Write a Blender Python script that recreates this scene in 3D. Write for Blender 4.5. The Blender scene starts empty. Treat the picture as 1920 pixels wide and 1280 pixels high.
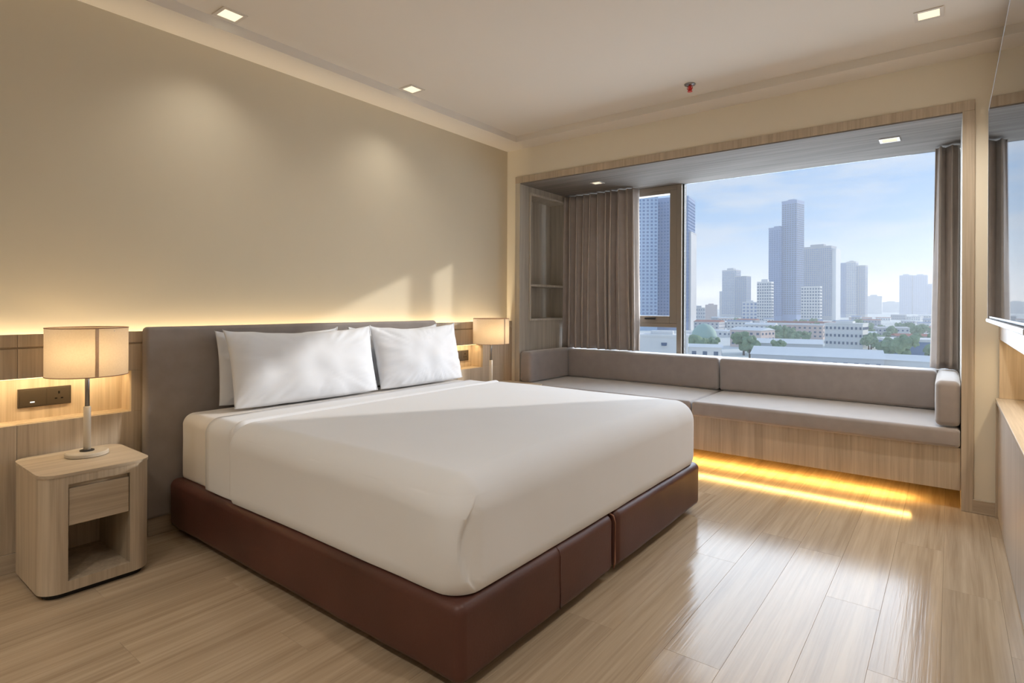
import bpy, bmesh, math, random
from mathutils import Vector, Matrix, noise
C = bpy.context.scene.collection
SC = bpy.context.scene
PI = math.pi
random.seed(7)


def lin(r, g, b, a=1.0):
    def f(c):
        c /= 255.0
        return c / 12.92 if c <= 0.04045 else ((c + 0.055) / 1.055) ** 2.4
    return (f(r), f(g), f(b), a)


# ------------------------------------------------------------------ camera
CAM_H = 1.12
FPX, YAW, HZ, ROLL = 1065.0, math.radians(37.65), 574.2, math.radians(0.25)
cam = bpy.data.cameras.new('camera')
cam.sensor_fit = 'HORIZONTAL'
cam.sensor_width = 36.0
cam.lens = FPX / 1920 * 36.0
cam.shift_y = -(640 - HZ) / 1920.0
cam.clip_start = 0.02
cam.clip_end = 9000
cam_o = bpy.data.objects.new('camera', cam)
C.objects.link(cam_o)
fw = Vector((-math.sin(YAW), math.cos(YAW), 0))
rt = Vector((math.cos(YAW), math.sin(YAW), 0))
up = Vector((0, 0, 1))
R_ = rt * math.cos(ROLL) + up * math.sin(ROLL)
U_ = -rt * math.sin(ROLL) + up * math.cos(ROLL)
cam_o.matrix_world = Matrix(((R_.x, U_.x, -fw.x, 0), (R_.y, U_.y, -fw.y, 0), (R_.z, U_.z, -fw.z, CAM_H), (0, 0, 0, 1)))
SC.camera = cam_o

# ------------------------------------------------------------------ view
SC.view_settings.view_transform = 'Standard'
SC.view_settings.look = 'None'
SC.view_settings.gamma = 1.0
SC.view_settings.use_curve_mapping = False
SC.view_settings.exposure = 0.0
SC.cycles.max_bounces = 8
SC.cycles.diffuse_bounces = 5
SC.cycles.glossy_bounces = 4
SC.cycles.transparent_max_bounces = 12
SC.cycles.volume_bounces = 3
SC.cycles.sample_clamp_indirect = 6.0

# ------------------------------------------------------------------ sky
SKY = 0.9
W = bpy.data.worlds.new('sky')
SC.world = W
W.use_nodes = True
nt = W.node_tree
nt.nodes.clear()
tc = nt.nodes.new('ShaderNodeTexCoord')
sx = nt.nodes.new('ShaderNodeSeparateXYZ')
nt.links.new(tc.outputs['Generated'], sx.inputs[0])
cr = nt.nodes.new('ShaderNodeValToRGB')
e = cr.color_ramp.elements
e[0].position, e[0].color = 0.0, (1.60, 1.55, 1.48, 1)
e[1].position, e[1].color = 1.0, (0.40, 0.58, 0.92, 1)
for p, c in ((0.03, (1.30, 1.32, 1.34, 1)), (0.075, (0.62, 0.80, 1.0, 1)), (0.13, (0.36, 0.60, 0.94, 1)), (0.24, (0.24, 0.49, 0.90, 1)), (0.45, (0.34, 0.56, 0.92, 1))):
    q = e.new(p)
    q.color = c
nt.links.new(sx.outputs['Z'], cr.inputs[0])
mp = nt.nodes.new('ShaderNodeMapping')
mp.inputs['Scale'].default_value = (2.2, 2.2, 9.0)
mp.inputs['Location'].default_value = (3.1, 0.4, 0.9)
nt.links.new(tc.outputs['Generated'], mp.inputs[0])
nz = nt.nodes.new('ShaderNodeTexNoise')
nz.inputs['Scale'].default_value = 2.6
nz.inputs['Detail'].default_value = 5
nz.inputs['Roughness'].default_value = 0.5
nt.links.new(mp.outputs[0], nz.inputs['Vector'])
cl = nt.nodes.new('ShaderNodeValToRGB')
cl.color_ramp.elements[0].position = 0.44
cl.color_ramp.elements[1].position = 0.62
cl.color_ramp.elements[1].color = (0.65, 0.65, 0.65, 1)
nt.links.new(nz.outputs[0], cl.inputs[0])
mx = nt.nodes.new('ShaderNodeMixRGB')
mx.inputs[2].default_value = (0.74, 0.80, 0.88, 1)
nt.links.new(cl.outputs[0], mx.inputs[0])
nt.links.new(cr.outputs[0], mx.inputs[1])
bg = nt.nodes.new('ShaderNodeBackground')
bg.inputs['Strength'].default_value = SKY
nt.links.new(mx.outputs[0], bg.inputs[0])
wo = nt.nodes.new('ShaderNodeOutputWorld')
nt.links.new(bg.outputs[0], wo.inputs[0])


def lamp(name, kind, loc, power, color, parent=None, **kw):
    l = bpy.data.lights.new(name, kind)
    l.energy = power
    l.color = color
    for k, v in kw.items():
        if k not in ('rot', 'dir'):
            setattr(l, k, v)
    o = bpy.data.objects.new(name, l)
    C.objects.link(o)
    o.location = loc
    if 'rot' in kw:
        o.rotation_euler = kw['rot']
    if 'dir' in kw:
        o.rotation_euler = Vector(kw['dir']).to_track_quat('-Z', 'Y').to_euler()
    if parent is not None:
        o.parent = parent
        o.location = Vector(loc) - parent.matrix_world.translation if parent.matrix_world.translation.length else Vector(loc) - parent.location
    return o


WARM = (1.0, 0.70, 0.36)
SOFTWARM = (1.0, 0.93, 0.83)
# the low hazy sun and the daylight that comes through the bay window
lamp('sun', 'SUN', (20, 60, 30), 3.1, (1.0, 0.96, 0.90), dir=(-0.654, -1.0, -0.42), angle=math.radians(1.3))
lamp('window_daylight', 'AREA', (-1.71, 5.95, 2.9), 335, (0.77, 0.88, 1.0), rot=(-PI / 2, 0, 0), shape='RECTANGLE', size=2.88, size_y=5.0)

# ------------------------------------------------------------------ materials


def mat(name, color, rough=0.5, spec=0.5, metal=0.0, bump=None, var=None, **kw):
    """Principled material; bump=(scale, strength, distance) noise bump; var=(scale, amount) colour mottling"""
    m = bpy.data.materials.new(name)
    m.use_nodes = True
    n = m.node_tree.nodes
    L = m.node_tree.links
    b = n['Principled BSDF']
    b.inputs['Base Color'].default_value = color
    b.inputs['Roughness'].default_value = rough
    b.inputs['Specular IOR Level'].default_value = spec
    b.inputs['Metallic'].default_value = metal
    for k, v in kw.items():
        b.inputs[k].default_value = v
    t = n.new('ShaderNodeTexCoord')
    if bump:
        x = n.new('ShaderNodeTexNoise')
        x.inputs['Scale'].default_value = bump[0]
        x.inputs['Detail'].default_value = 4
        L.new(t.outputs['Object'], x.inputs['Vector'])
        bp = n.new('ShaderNodeBump')
        bp.inputs['Strength'].default_value = bump[1]
        bp.inputs['Distance'].default_value = bump[2]
        L.new(x.outputs[0], bp.inputs['Height'])
        L.new(bp.outputs[0], b.inputs['Normal'])
    if var:
        x = n.new('ShaderNodeTexNoise')
        x.inputs['Scale'].default_value = var[0]
        x.inputs['Detail'].default_value = 5
        L.new(t.outputs['Object'], x.inputs['Vector'])
        hs = n.new('ShaderNodeHueSaturation')
        hs.inputs['Color'].default_value = color
        mr = n.new('ShaderNodeMapRange')
        mr.inputs[1].default_value, mr.inputs[2].default_value = 0.3, 0.7
        mr.inputs[3].default_value, mr.inputs[4].default_value = 1 - var[1], 1 + var[1]
        L.new(x.outputs[0], mr.inputs[0])
        L.new(mr.outputs[0], hs.inputs['Value'])
        L.new(hs.outputs[0], b.inputs['Base Color'])
    return m


def wood(name, c1, c2, axis='Z', rough=0.45, spec=0.4, scale=1.0, rnd=0.0, bump=0.15, ior=None):
    """Pale wood: noise stretched along the grain axis, two scales, optional per-object tint"""
    m = bpy.data.materials.new(name)
    m.use_nodes = True
    n = m.node_tree.nodes
    L = m.node_tree.links
    b = n['Principled BSDF']
    b.inputs['Roughness'].default_value = rough
    b.inputs['Specular IOR Level'].default_value = spec
    if ior:
        b.inputs['IOR'].default_value = ior
    t = n.new('ShaderNodeTexCoord')
    add = n.new('ShaderNodeVectorMath')
    add.operation = 'ADD'
    L.new(t.outputs['Object'], add.inputs[0])
    oi = n.new('ShaderNodeObjectInfo')
    cx = n.new('ShaderNodeCombineXYZ')
    ml = n.new('ShaderNodeMath')
    ml.operation = 'MULTIPLY'
    ml.inputs[1].default_value = 13.0 if rnd else 0.0
    L.new(oi.outputs['Random'], ml.inputs[0])
    for i in range(3):
        L.new(ml.outputs[0], cx.inputs[i])
    L.new(cx.outputs[0], add.inputs[1])

    def streak(a, l, det):
        mp = n.new('ShaderNodeMapping')
        s = [a * scale] * 3
        s['XYZ'.index(axis)] = l * scale
        mp.inputs['Scale'].default_value = s
        L.new(add.outputs[0], mp.inputs[0])
        x = n.new('ShaderNodeTexNoise')
        x.inputs['Scale'].default_value = 1.0
        x.inputs['Detail'].default_value = det
        x.inputs['Roughness'].default_value = 0.6
        x.inputs['Distortion'].default_value = 0.4
        L.new(mp.outputs[0], x.inputs['Vector'])
        return x
    f1, f2 = streak(95, 2.2, 4), streak(22, 0.9, 3)
    mixf = n.new('ShaderNodeMath')
    mixf.operation = 'MULTIPLY_ADD'
    mixf.inputs[1].default_value = 0.45
    h2 = n.new('ShaderNodeMath')
    h2.operation = 'MULTIPLY'
    h2.inputs[1].default_value = 0.55
    L.new(f2.outputs[0], h2.inputs[0])
    L.new(f1.outputs[0], mixf.inputs[0])
    L.new(h2.outputs[0], mixf.inputs[2])
    cr = n.new('ShaderNodeValToRGB')
    cr.color_ramp.elements[0].position, cr.color_ramp.elements[0].color = 0.33, c1
    cr.color_ramp.elements[1].position, cr.color_ramp.elements[1].color = 0.62, c2
    L.new(mixf.outputs[0], cr.inputs[0])
    hs = n.new('ShaderNodeHueSaturation')
    mr = n.new('ShaderNodeMapRange')
    mr.inputs[3].default_value, mr.inputs[4].default_value = 1 - rnd, 1 + rnd
    L.new(oi.outputs['Random'], mr.inputs[0])
    L.new(mr.outputs[0], hs.inputs['Value'])
    L.new(cr.outputs[0], hs.inputs['Color'])
    L.new(hs.outputs[0], b.inputs['Base Color'])
    bp = n.new('ShaderNodeBump')
    bp.inputs['Strength'].default_value = bump
    bp.inputs['Distance'].default_value = 0.002
    L.new(f1.outputs[0], bp.inputs['Height'])
    L.new(bp.outputs[0], b.inputs['Normal'])
    return m


def fabric(name, color, weave=900, bump=0.25, rough=0.9, var=0.06, sheen=0.15):
    m = mat(name, color, rough=rough, spec=0.15, bump=(weave, bump, 0.001), var=(14, var))
    b = m.node_tree.nodes['Principled BSDF']
    b.inputs['Sheen Weight'].default_value = sheen
    b.inputs['Sheen Roughness'].default_value = 0.5
    return m


def emit(name, color, strength):
    m = bpy.data.materials.new(name)
    m.use_nodes = True
    n = m.node_tree.nodes
    n.clear()
    e = n.new('ShaderNodeEmission')
    e.inputs[0].default_value = color
    e.inputs[1].default_value = strength
    o = n.new('ShaderNodeOutputMaterial')
    m.node_tree.links.new(e.outputs[0], o.inputs[0])
    return m


M = {}
OAK1, OAK2 = lin(166, 150, 130), lin(200, 185, 164)
M['oak'] = wood('pale_oak_upright', OAK1, OAK2, 'Z')
M['oak_x'] = wood('pale_oak_along_x', OAK1, OAK2, 'X')
M['oak_y'] = wood('pale_oak_along_y', OAK1, OAK2, 'Y')
M['oak_niche'] = wood('niche_oak', lin(186, 164, 134), lin(216, 196, 167), 'Z')
M['oak_grey'] = wood('bay_oak_grey', lin(166, 158, 145), lin(200, 192, 178), 'Z')
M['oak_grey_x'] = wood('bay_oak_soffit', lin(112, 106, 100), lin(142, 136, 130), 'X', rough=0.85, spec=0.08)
M['edge_oak'] = wood('edging_oak', lin(186, 178, 164), lin(212, 204, 190), 'Z')
M['plank'] = wood('floor_laminate', lin(150, 130, 107), lin(180, 161, 137), 'Y', rough=0.14, spec=0.20, scale=0.8, rnd=0.06, bump=0.25, ior=1.5)
M['floor_base'] = mat('floor_screed', lin(60, 48, 36), 0.9, bump=(30, 0.2, 0.002))
M['wall'] = mat('wall_paint', lin(232, 223, 204), 0.85, 0.2, bump=(220, 0.05, 0.001), var=(1.5, 0.01))
M['wallpaper'] = mat('woven_wallcovering', lin(208, 198, 176), 0.9, 0.15, bump=(420, 0.12, 0.001), var=(2.0, 0.015))
M['ceiling'] = mat('ceiling_paint', lin(226, 219, 208), 0.9, 0.15, bump=(180, 0.04, 0.001), var=(1.2, 0.01))
M['linen'] = mat('white_cotton', lin(228, 231, 237), 0.85, 0.2, bump=(1100, 0.08, 0.0008), var=(3, 0.01), **{'Sheen Weight': 0.1})
M['linen_fit'] = mat('fitted_sheet_cotton', lin(228, 224, 220), 0.85, 0.2, bump=(900, 0.08, 0.0008), var=(3, 0.015))
M['head'] = fabric('headboard_fabric', lin(148, 140, 136), 700, 0.3)
M['cush'] = fabric('bench_fabric', lin(158, 149, 145), 800, 0.2, sheen=1.0)
M['curtain'] = fabric('curtain_fabric', lin(184, 174, 167), 500, 0.2)
M['lining'] = mat('dark_lining', lin(70, 62, 55), 0.9, 0.1, var=(20, 0.05))
M['leather'] = mat('brown_leatherette', lin(82, 49, 42), 0.42, 0.45, bump=(140, 0.18, 0.002), var=(3.2, 0.22))
M['piping'] = mat('tan_piping', lin(150, 105, 84), 0.5, 0.4, bump=(200, 0.1, 0.001))
M['alu'] = mat('window_aluminium', lin(150, 140, 128), 0.45, 0.5, 0.3, bump=(300, 0.03, 0.0005))
M['alu_dark'] = mat('dark_gasket', lin(52, 50, 48), 0.6, 0.3, bump=(300, 0.03, 0.0005))
M['steel'] = mat('brushed_steel', lin(150, 150, 152), 0.3, 0.5, 0.9, bump=(400, 0.04, 0.0005))
M['silver'] = mat('silver_bezel', lin(200, 204, 212), 0.35, 0.5, 0.5, bump=(400, 0.02, 0.0005))
M['black'] = mat('black_plastic', lin(26, 26, 28), 0.4, 0.4, bump=(400, 0.03, 0.0005))
M['screen'] = mat('glossy_screen', lin(10, 11, 13), 0.02, 0.3, bump=(1.0, 0.0, 0.0001))
M['bronze'] = mat('bronze_plate', lin(84, 72, 56), 0.4, 0.5, 0.4, bump=(500, 0.04, 0.0005))
M['hole'] = mat('socket_hole', lin(22, 18, 14), 0.8, 0.2, var=(90, 0.05))
M['stone'] = mat('lamp_base_stone', lin(196, 186, 170), 0.6, 0.3, bump=(90, 0.08, 0.001), var=(30, 0.05))
M['cream'] = mat('cream_enamel', lin(222, 212, 196), 0.35, 0.5, bump=(200, 0.02, 0.0005))
M['red'] = mat('red_sprinkler_bulb', lin(205, 40, 30), 0.3, 0.5, var=(60, 0.05))
M['grey_lac'] = wood('grey_lacquer_wood', lin(178, 168, 158), lin(200, 191, 181), 'Z', rough=0.4)
M['white_frame'] = mat('white_downlight_frame', lin(214, 206, 194), 0.5, 0.4, bump=(200, 0.02, 0.0005))
M['downlight'] = emit('downlight_glow', (1.0, 0.87, 0.62, 1), 1.25)
M['led'] = emit('led_strip_glow', (1.0, 0.72, 0.34, 1), 3.0)
M['led_dot'] = emit('indicator_glow', (1.0, 0.95, 0.85, 1), 1.5)
M['bulb'] = emit('bulb_glow', (1.0, 0.78, 0.45, 1), 6.0)

# lampshade: diffuse + translucent cloth
m = bpy.data.materials.new('lampshade_cloth')
m.use_nodes = True
n = m.node_tree.nodes
L = m.node_tree.links
n.clear()
df, tl, mx_, oo = n.new('ShaderNodeBsdfDiffuse'), n.new('ShaderNodeBsdfTranslucent'), n.new('ShaderNodeMixShader'), n.new('ShaderNodeOutputMaterial')
tcx, nzx, crx = n.new('ShaderNodeTexCoord'), n.new('ShaderNodeTexNoise'), n.new('ShaderNodeValToRGB')
nzx.inputs['Scale'].default_value = 160
crx.color_ramp.elements[0].color, crx.color_ramp.elements[1].color = lin(222, 204, 180), lin(236, 220, 198)
L.new(tcx.outputs['Object'], nzx.inputs['Vector'])
L.new(nzx.outputs[0], crx.inputs[0])
L.new(crx.outputs[0], df.inputs[0])
L.new(crx.outputs[0], tl.inputs[0])
mx_.inputs[0].default_value = 0.45
L.new(df.outputs[0], mx_.inputs[1])
L.new(tl.outputs[0], mx_.inputs[2])
L.new(mx_.outputs[0], oo.inputs[0])
M['shade'] = m

# window glass: clear with a Fresnel reflection
m = bpy.data.materials.new('window_glass')
m.use_nodes = True
n = m.node_tree.nodes
L = m.node_tree.links
n.clear()
tr, gl, mx_, oo, fr = n.new('ShaderNodeBsdfTransparent'), n.new('ShaderNodeBsdfGlossy'), n.new('ShaderNodeMixShader'), n.new('ShaderNodeOutputMaterial'), n.new('ShaderNodeMapRange')
lw, pw = n.new('ShaderNodeLayerWeight'), n.new('ShaderNodeMath')
gl.inputs['Roughness'].default_value = 0.0
pw.operation = 'POWER'
pw.inputs[1].default_value = 5.0
L.new(lw.outputs['Facing'], pw.inputs[0])
L.new(pw.outputs[0], fr.inputs[0])
fr.inputs[3].default_value, fr.inputs[4].default_value = 0.012, 0.8
L.new(fr.outputs[0], mx_.inputs[0])
L.new(tr.outputs[0], mx_.inputs[1])
L.new(gl.outputs[0], mx_.inputs[2])
L.new(mx_.outputs[0], oo.inputs[0])
M['glass'] = m

# haze: thin scattering air over the city
m = bpy.data.materials.new('city_haze')
m.use_nodes = True
n = m.node_tree.nodes
L = m.node_tree.links
n.clear()
vs, oo = n.new('ShaderNodeVolumeScatter'), n.new('ShaderNodeOutputMaterial')
vs.inputs['Color'].default_value = (0.94, 0.97, 1.0, 1)
vs.inputs['Density'].default_value = 0.00034
vs.inputs['Anisotropy'].default_value = 0.5
L.new(vs.outputs[0], oo.inputs['Volume'])
M['haze'] = m

# ------------------------------------------------------------------ mesh helpers


def new_bm():
    return bmesh.new()


def box(bm, x0, x1, y0, y1, z0, z1, bev=0.0, seg=2):
    b2 = bmesh.new() if bev else bm
    vs = [b2.verts.new((x, y, z)) for x in (x0, x1) for y in (y0, y1) for z in (z0, z1)]
    for f in ((0, 1, 3, 2), (4, 6, 7, 5), (0, 4, 5, 1), (2, 3, 7, 6), (0, 2, 6, 4), (1, 5, 7, 3)):
        b2.faces.new([vs[i] for i in f])
    if bev:
        bmesh.ops.bevel(b2, geom=b2.edges[:], offset=bev, segments=seg, profile=0.5, affect='EDGES')
        me = bpy.data.meshes.new('t')
        b2.to_mesh(me)
        b2.free()
        bm.from_mesh(me)
        bpy.data.meshes.remove(me)
    return bm


def lathe(bm, cx, cy, prof, n=40, cap=True):
    """prof: list of (radius, z)"""
    rings = []
    for r, z in prof:
        rings.append([bm.verts.new((cx + r * math.cos(2 * PI * k / n), cy + r * math.sin(2 * PI * k / n), z)) for k in range(n)])
    for a, b in zip(rings, rings[1:]):
        for k in range(n):
            bm.faces.new((a[k], a[(k + 1) % n], b[(k + 1) % n], b[k]))
    if cap:
        bm.faces.new(rings[0][::-1])
        bm.faces.new(rings[-1])
    return bm


def tube(bm, pts, r, n=8):
    rings = []
    pts = [Vector(p) for p in pts]
    for i, p in enumerate(pts):
        d = (pts[min(i + 1, len(pts) - 1)] - pts[max(i - 1, 0)]).normalized()
        a = d.cross(Vector((0, 0, 1)))
        if a.length < 1e-3:
            a = d.cross(Vector((1, 0, 0)))
        a.normalize()
        b = d.cross(a)
        rings.append([bm.verts.new(p + a * r * math.cos(2 * PI * k / n) + b * r * math.sin(2 * PI * k / n)) for k in range(n)])
    for a, b in zip(rings, rings[1:]):
        for k in range(n):
            bm.faces.new((a[k], a[(k + 1) % n], b[(k + 1) % n], b[k]))
    bm.faces.new(rings[0][::-1])
    bm.faces.new(rings[-1])
    return bm


def rrect(x0, x1, y0, y1, r, n=8):
    pts = []
    for cx, cy, a0 in ((x1 - r, y1 - r, 0), (x0 + r, y1 - r, 90), (x0 + r, y0 + r, 180), (x1 - r, y0 + r, 270)):
        for k in range(n + 1):
            a = math.radians(a0 + 90 * k / n)
            pts.append((cx + r * math.cos(a), cy + r * math.sin(a)))
    return pts


def prism(bm, pts, z0, z1):
    a = [bm.verts.new((x, y, z0)) for x, y in pts]
    b = [bm.verts.new((x, y, z1)) for x, y in pts]
    k = len(pts)
    for i in range(k):
        bm.faces.new((a[i], a[(i + 1) % k], b[(i + 1) % k], b[i]))
    bm.faces.new(a[::-1])
    bm.faces.new(b)
    return bm


def soft_box(bm, x0, x1, y0, y1, z0, z1, r, nr=5, step=0.08, fn=None):
    """rounded box on an even grid; fn(p, n) returns the moved point"""
    c = Vector(((x0 + x1) / 2, (y0 + y1) / 2, (z0 + z1) / 2))
    h = ((x1 - x0) / 2, (y1 - y0) / 2, (z1 - z0) / 2)

    def axis(hh):
        hi = hh - r
        k = max(1, int(round(2 * hi / step)))
        a = [-hi + 2 * hi * i / k for i in range(k + 1)] if hi > 1e-6 else [0.0]
        ed = [hi + r * math.tan(PI / 4 * i / nr) for i in range(1, nr + 1)]
        return [-q for q in ed[::-1]] + a + ed
    ax = [axis(q) for q in h]
    cache = {}

    def vert(q):
        key = (round(q[0], 6), round(q[1], 6), round(q[2], 6))
        if key in cache:
            return cache[key]
        cl = Vector([max(-(h[i] - r), min(h[i] - r, q[i])) for i in range(3)])
        d = Vector(q) - cl
        nrm = d.normalized() if d.length > 1e-9 else Vector((0, 0, 1))
        p = c + cl + nrm * r
        if fn:
            p = fn(p, nrm)
        v = bm.verts.new(p)
        cache[key] = v
        return v
    for a in range(3):
        b, d = (a + 1) % 3, (a + 2) % 3
        for s in (-1, 1):
            g = []
            for u in ax[b]:
                row = []
                for w in ax[d]:
                    q = [0, 0, 0]
                    q[a], q[b], q[d] = s * h[a], u, w
                    row.append(vert(q))
                g.append(row)
            for i in range(len(g) - 1):
                for j in range(len(g[0]) - 1):
                    f = [g[i][j], g[i + 1][j], g[i + 1][j + 1], g[i][j + 1]]
                    bm.faces.new(f if s > 0 else f[::-1])
    return bm


def obj(name, bm, m, parent=None, smooth=False, label=None, wn=False):
    bm.normal_update()
    me = bpy.data.meshes.new(name)
    if parent is not None:
        off = parent.matrix_world.translation if parent.type != 'EMPTY' else parent.location
        off = world_loc(parent)
        bmesh.ops.translate(bm, vec=-off, verts=bm.verts[:])
    bm.to_mesh(me)
    bm.free()
    me.materials.append(M[m] if isinstance(m, str) else m)
    if smooth:
        for p in me.polygons:
            p.use_smooth = True
    o = bpy.data.objects.new(name, me)
    C.objects.link(o)
    if parent is not None:
        o.parent = parent
    if label:
        o['label'] = label
    if smooth and wn:
        o.modifiers.new('wn', 'WEIGHTED_NORMAL')
    return o


def world_loc(o):
    v = Vector((0, 0, 0))
    while o is not None:
        v += o.location
        o = o.parent
    return v


def autosmooth(o, ang=35):
    me = o.data
    for p in me.polygons:
        p.use_smooth = True
    me.set_sharp_from_angle(angle=math.radians(ang))
    return o


def thing(name, label, cat, loc=(0, 0, 0), group=None):
    o = bpy.data.objects.new(name, None)
    C.objects.link(o)
    o.location = loc
    o.empty_display_size = 0.1
    o['label'] = label
    o['category'] = cat
    if group:
        o['group'] = group
    return o


def tag(o, label, cat, group=None):
    o['label'] = label
    o['category'] = cat
    if group:
        o['group'] = group
    return o


def struct(name, label=None, loc=None):
    o = bpy.data.objects.new(name, None)
    C.objects.link(o)
    o['kind'] = 'structure'
    if label:
        o['label'] = label
    if loc:
        o.location = loc
    return o


def s_tag(o, label):
    o['kind'] = 'structure'
    o['label'] = label
    return o


def bx(name, m, dims, parent=None, bev=0.0, seg=2, label=None):
    return obj(name, box(new_bm(), *dims, bev=bev, seg=seg), m, parent, label=label)


def cut(o, dims, rounded=None):
    """boolean difference with a box (in world space; o unrotated)"""
    bm = box(new_bm(), *dims)
    me = bpy.data.meshes.new('c')
    bm.to_mesh(me)
    bm.free()
    c = bpy.data.objects.new('c', me)
    C.objects.link(c)
    md = o.modifiers.new('b', 'BOOLEAN')
    md.operation = 'DIFFERENCE'
    md.object = c
    md.solver = 'EXACT'
    bpy.context.view_layer.update()
    dg = bpy.context.evaluated_depsgraph_get()
    nm = bpy.data.meshes.new_from_object(o.evaluated_get(dg))
    o.modifiers.remove(md)
    old = o.data
    nm.name = old.name
    o.data = nm
    bpy.data.meshes.remove(old)
    bpy.data.objects.remove(c)
    bpy.data.meshes.remove(me)
    return o


# ------------------------------------------------------------------ room shell
XW, YW = -3.16, 4.02          # painted headboard wall, window wall
XP = -3.10                    # face of the oak wainscot
ZC, ZT = 2.508, 2.558         # ceiling border, tray
YB = -1.6                     # wall behind the camera
XR = 0.62                     # back of the media wall

fl = struct('floor', 'pale oak laminate floor of long boards')
bx('screed', 'floor_base', (-3.36, 0.75, YB - 0.1, 5.1, -0.08, -0.004), fl)
PW, PL = 0.18, 1.22
x = -0.74 - PW * 14
row = 0
while x < 0.62:
    x0, x1 = max(x, -3.25), min(x + PW, 0.62)
    y = YB - (row * 0.43 % PL)
    if abs(x + 0.74) < 0.01:
        y = 1.785 - PL * 3
    while y < 5.0:
        y0, y1 = max(y, YB), min(y + PL, 4.95)
        if y1 - y0 > 0.03 and x1 - x0 > 0.02:
            bx('plank', 'plank', (x0 + 0.0002, x1 - 0.0002, y0 + 0.0002, y1 - 0.0002, -0.004, 0.0), fl, bev=0.0004, seg=1)
        y += PL
    x += PW
    row += 1

s_tag(obj('wall_left', box(box(new_bm(), -3.40, XW, YB, YW + 0.1, 0.88, 2.66), -3.40, -3.27, YB, YW + 0.1, -0.02, 0.88), 'wallpaper'), 'tan papered wall above the headboard')
wf = s_tag(bx('wall_front', 'wall', (-3.16, XR + 0.1, YW, YW + 0.12, -0.02, 2.66)), 'cream painted wall around the window bay')
cut(wf, (-3.055, 0.10, YW - 0.1, YW + 0.3, -0.1, 2.262))
s_tag(bx('wall_right', 'wall', (XR, XR + 0.1, YB, YW, -0.02, 2.66)), 'wall behind the media unit')
s_tag(bx('wall_back', 'wall', (-3.40, XR + 0.1, YB - 0.1, YB, -0.02, 2.66)), 'wall behind the viewer')
ce = struct('ceiling', 'off-white ceiling with a shallow raised tray')
bx('tray', 'ceiling', (-3.40, XR + 0.1, YB - 0.1, YW + 0.12, ZT, ZT + 0.1), ce)
bx('border', 'ceiling', (XW, -2.91, YB, YW, ZC, ZT), ce)
bx('border', 'ceiling', (-2.91, XR, 3.82, YW, ZC, ZT), ce)
bx('border', 'ceiling', (-2.91, XR, YB, YB + 0.3, ZC, ZT), ce)
s_tag(bx('baseboard_front', 'oak_x', (0.10, 0.22, YW - 0.014, YW, 0, 0.075), bev=0.003), 'oak skirting between the bay frame and the media unit')

# --- wainscot (trim_1) with two lit niches
t1 = struct('trim_1', 'pale oak wainscot with a groove and lit niches')
ZWT = 0.992
NL = (-0.4, 1.04)
NR = (3.12, 3.62)
ys = [YB, 0.62, 1.09, 3.02, 3.9, YW]
ys2 = [YB, -0.4, 0.62, 1.09, 3.02, 3.9, YW]
for a, b in zip(ys, ys[1:]):
    bx('top_rail', 'oak', (XP - 0.02, XP, a + 0.0006, b - 0.0006, 0.939, ZWT), t1, bev=0.0012)
bx('groove_back', 'oak_y', (XP - 0.0225, XP - 0.011, YB, YW, 0.90, 0.96), t1)
bx('ledge', 'oak_y', (XW + 0.0005, XP - 0.0226, YB, YW, 0.890, 0.902), t1)
# band above niches, below groove
for a, b in zip(ys, ys[1:]):
    bx('panel', 'oak', (XP - 0.02, XP, a + 0.0006, b - 0.0006, 0.806, 0.931), t1, bev=0.0012)
# band at niche height: solid between the niches
for a, b in ((YB, NL[0]), (NL[1], 1.09), (1.0906, 3.02), (3.0206, NR[0]), (NR[1], 3.9), (3.9006, YW)):
    bx('panel', 'oak', (XP - 0.02, XP, a, b, 0.6115, 0.8055), t1)
for a, b in zip(ys2, ys2[1:]):
    bx('panel', 'oak', (XP - 0.02, XP, a + 0.0006, b - 0.0006, 0.08, 0.611), t1, bev=0.0012)
bx('skirting', 'oak_y', (XP - 0.02, XP + 0.006, YB, YW, 0.0, 0.079), t1, bev=0.002)
for nm, (a, b) in (('niche', NL), ('niche', NR)):
    bx('niche_back', 'oak_niche', (-3.245, -3.225, a, b, 0.60, 0.82), t1)
    bx('niche_floor', 'oak_niche', (-3.225, XP - 0.0201, a, b, 0.592, 0.612), t1)
    bx('niche_top', 'oak_niche', (-3.225, XP - 0.0201, a, b, 0.806, 0.82), t1)
    bx('niche_side', 'oak_niche', (-3.225, XP - 0.0201, a - 0.015, a, 0.592, 0.82), t1)
    bx('niche_side', 'oak_niche', (-3.225, XP - 0.0201, b, b + 0.015, 0.592, 0.82), t1)
    bx('light_strip', 'led', (XP - 0.034, XP - 0.024, a + 0.02, b - 0.02, 0.801, 0.8055), t1)
    lamp('niche_light', 'AREA', (XP - 0.045, (a + b) / 2, 0.797), 1.25 * (b - a), (1.0, 0.78, 0.47), dir=(-0.7, 0, -1), shape='RECTANGLE', size=b - a - 0.04, size_y=0.012).rotation_euler = (math.radians(35), 0, PI / 2)
bx('light_strip', 'led', (-3.136, -3.126, YB + 0.05, YW - 0.02, 0.902, 0.907), t1)

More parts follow.
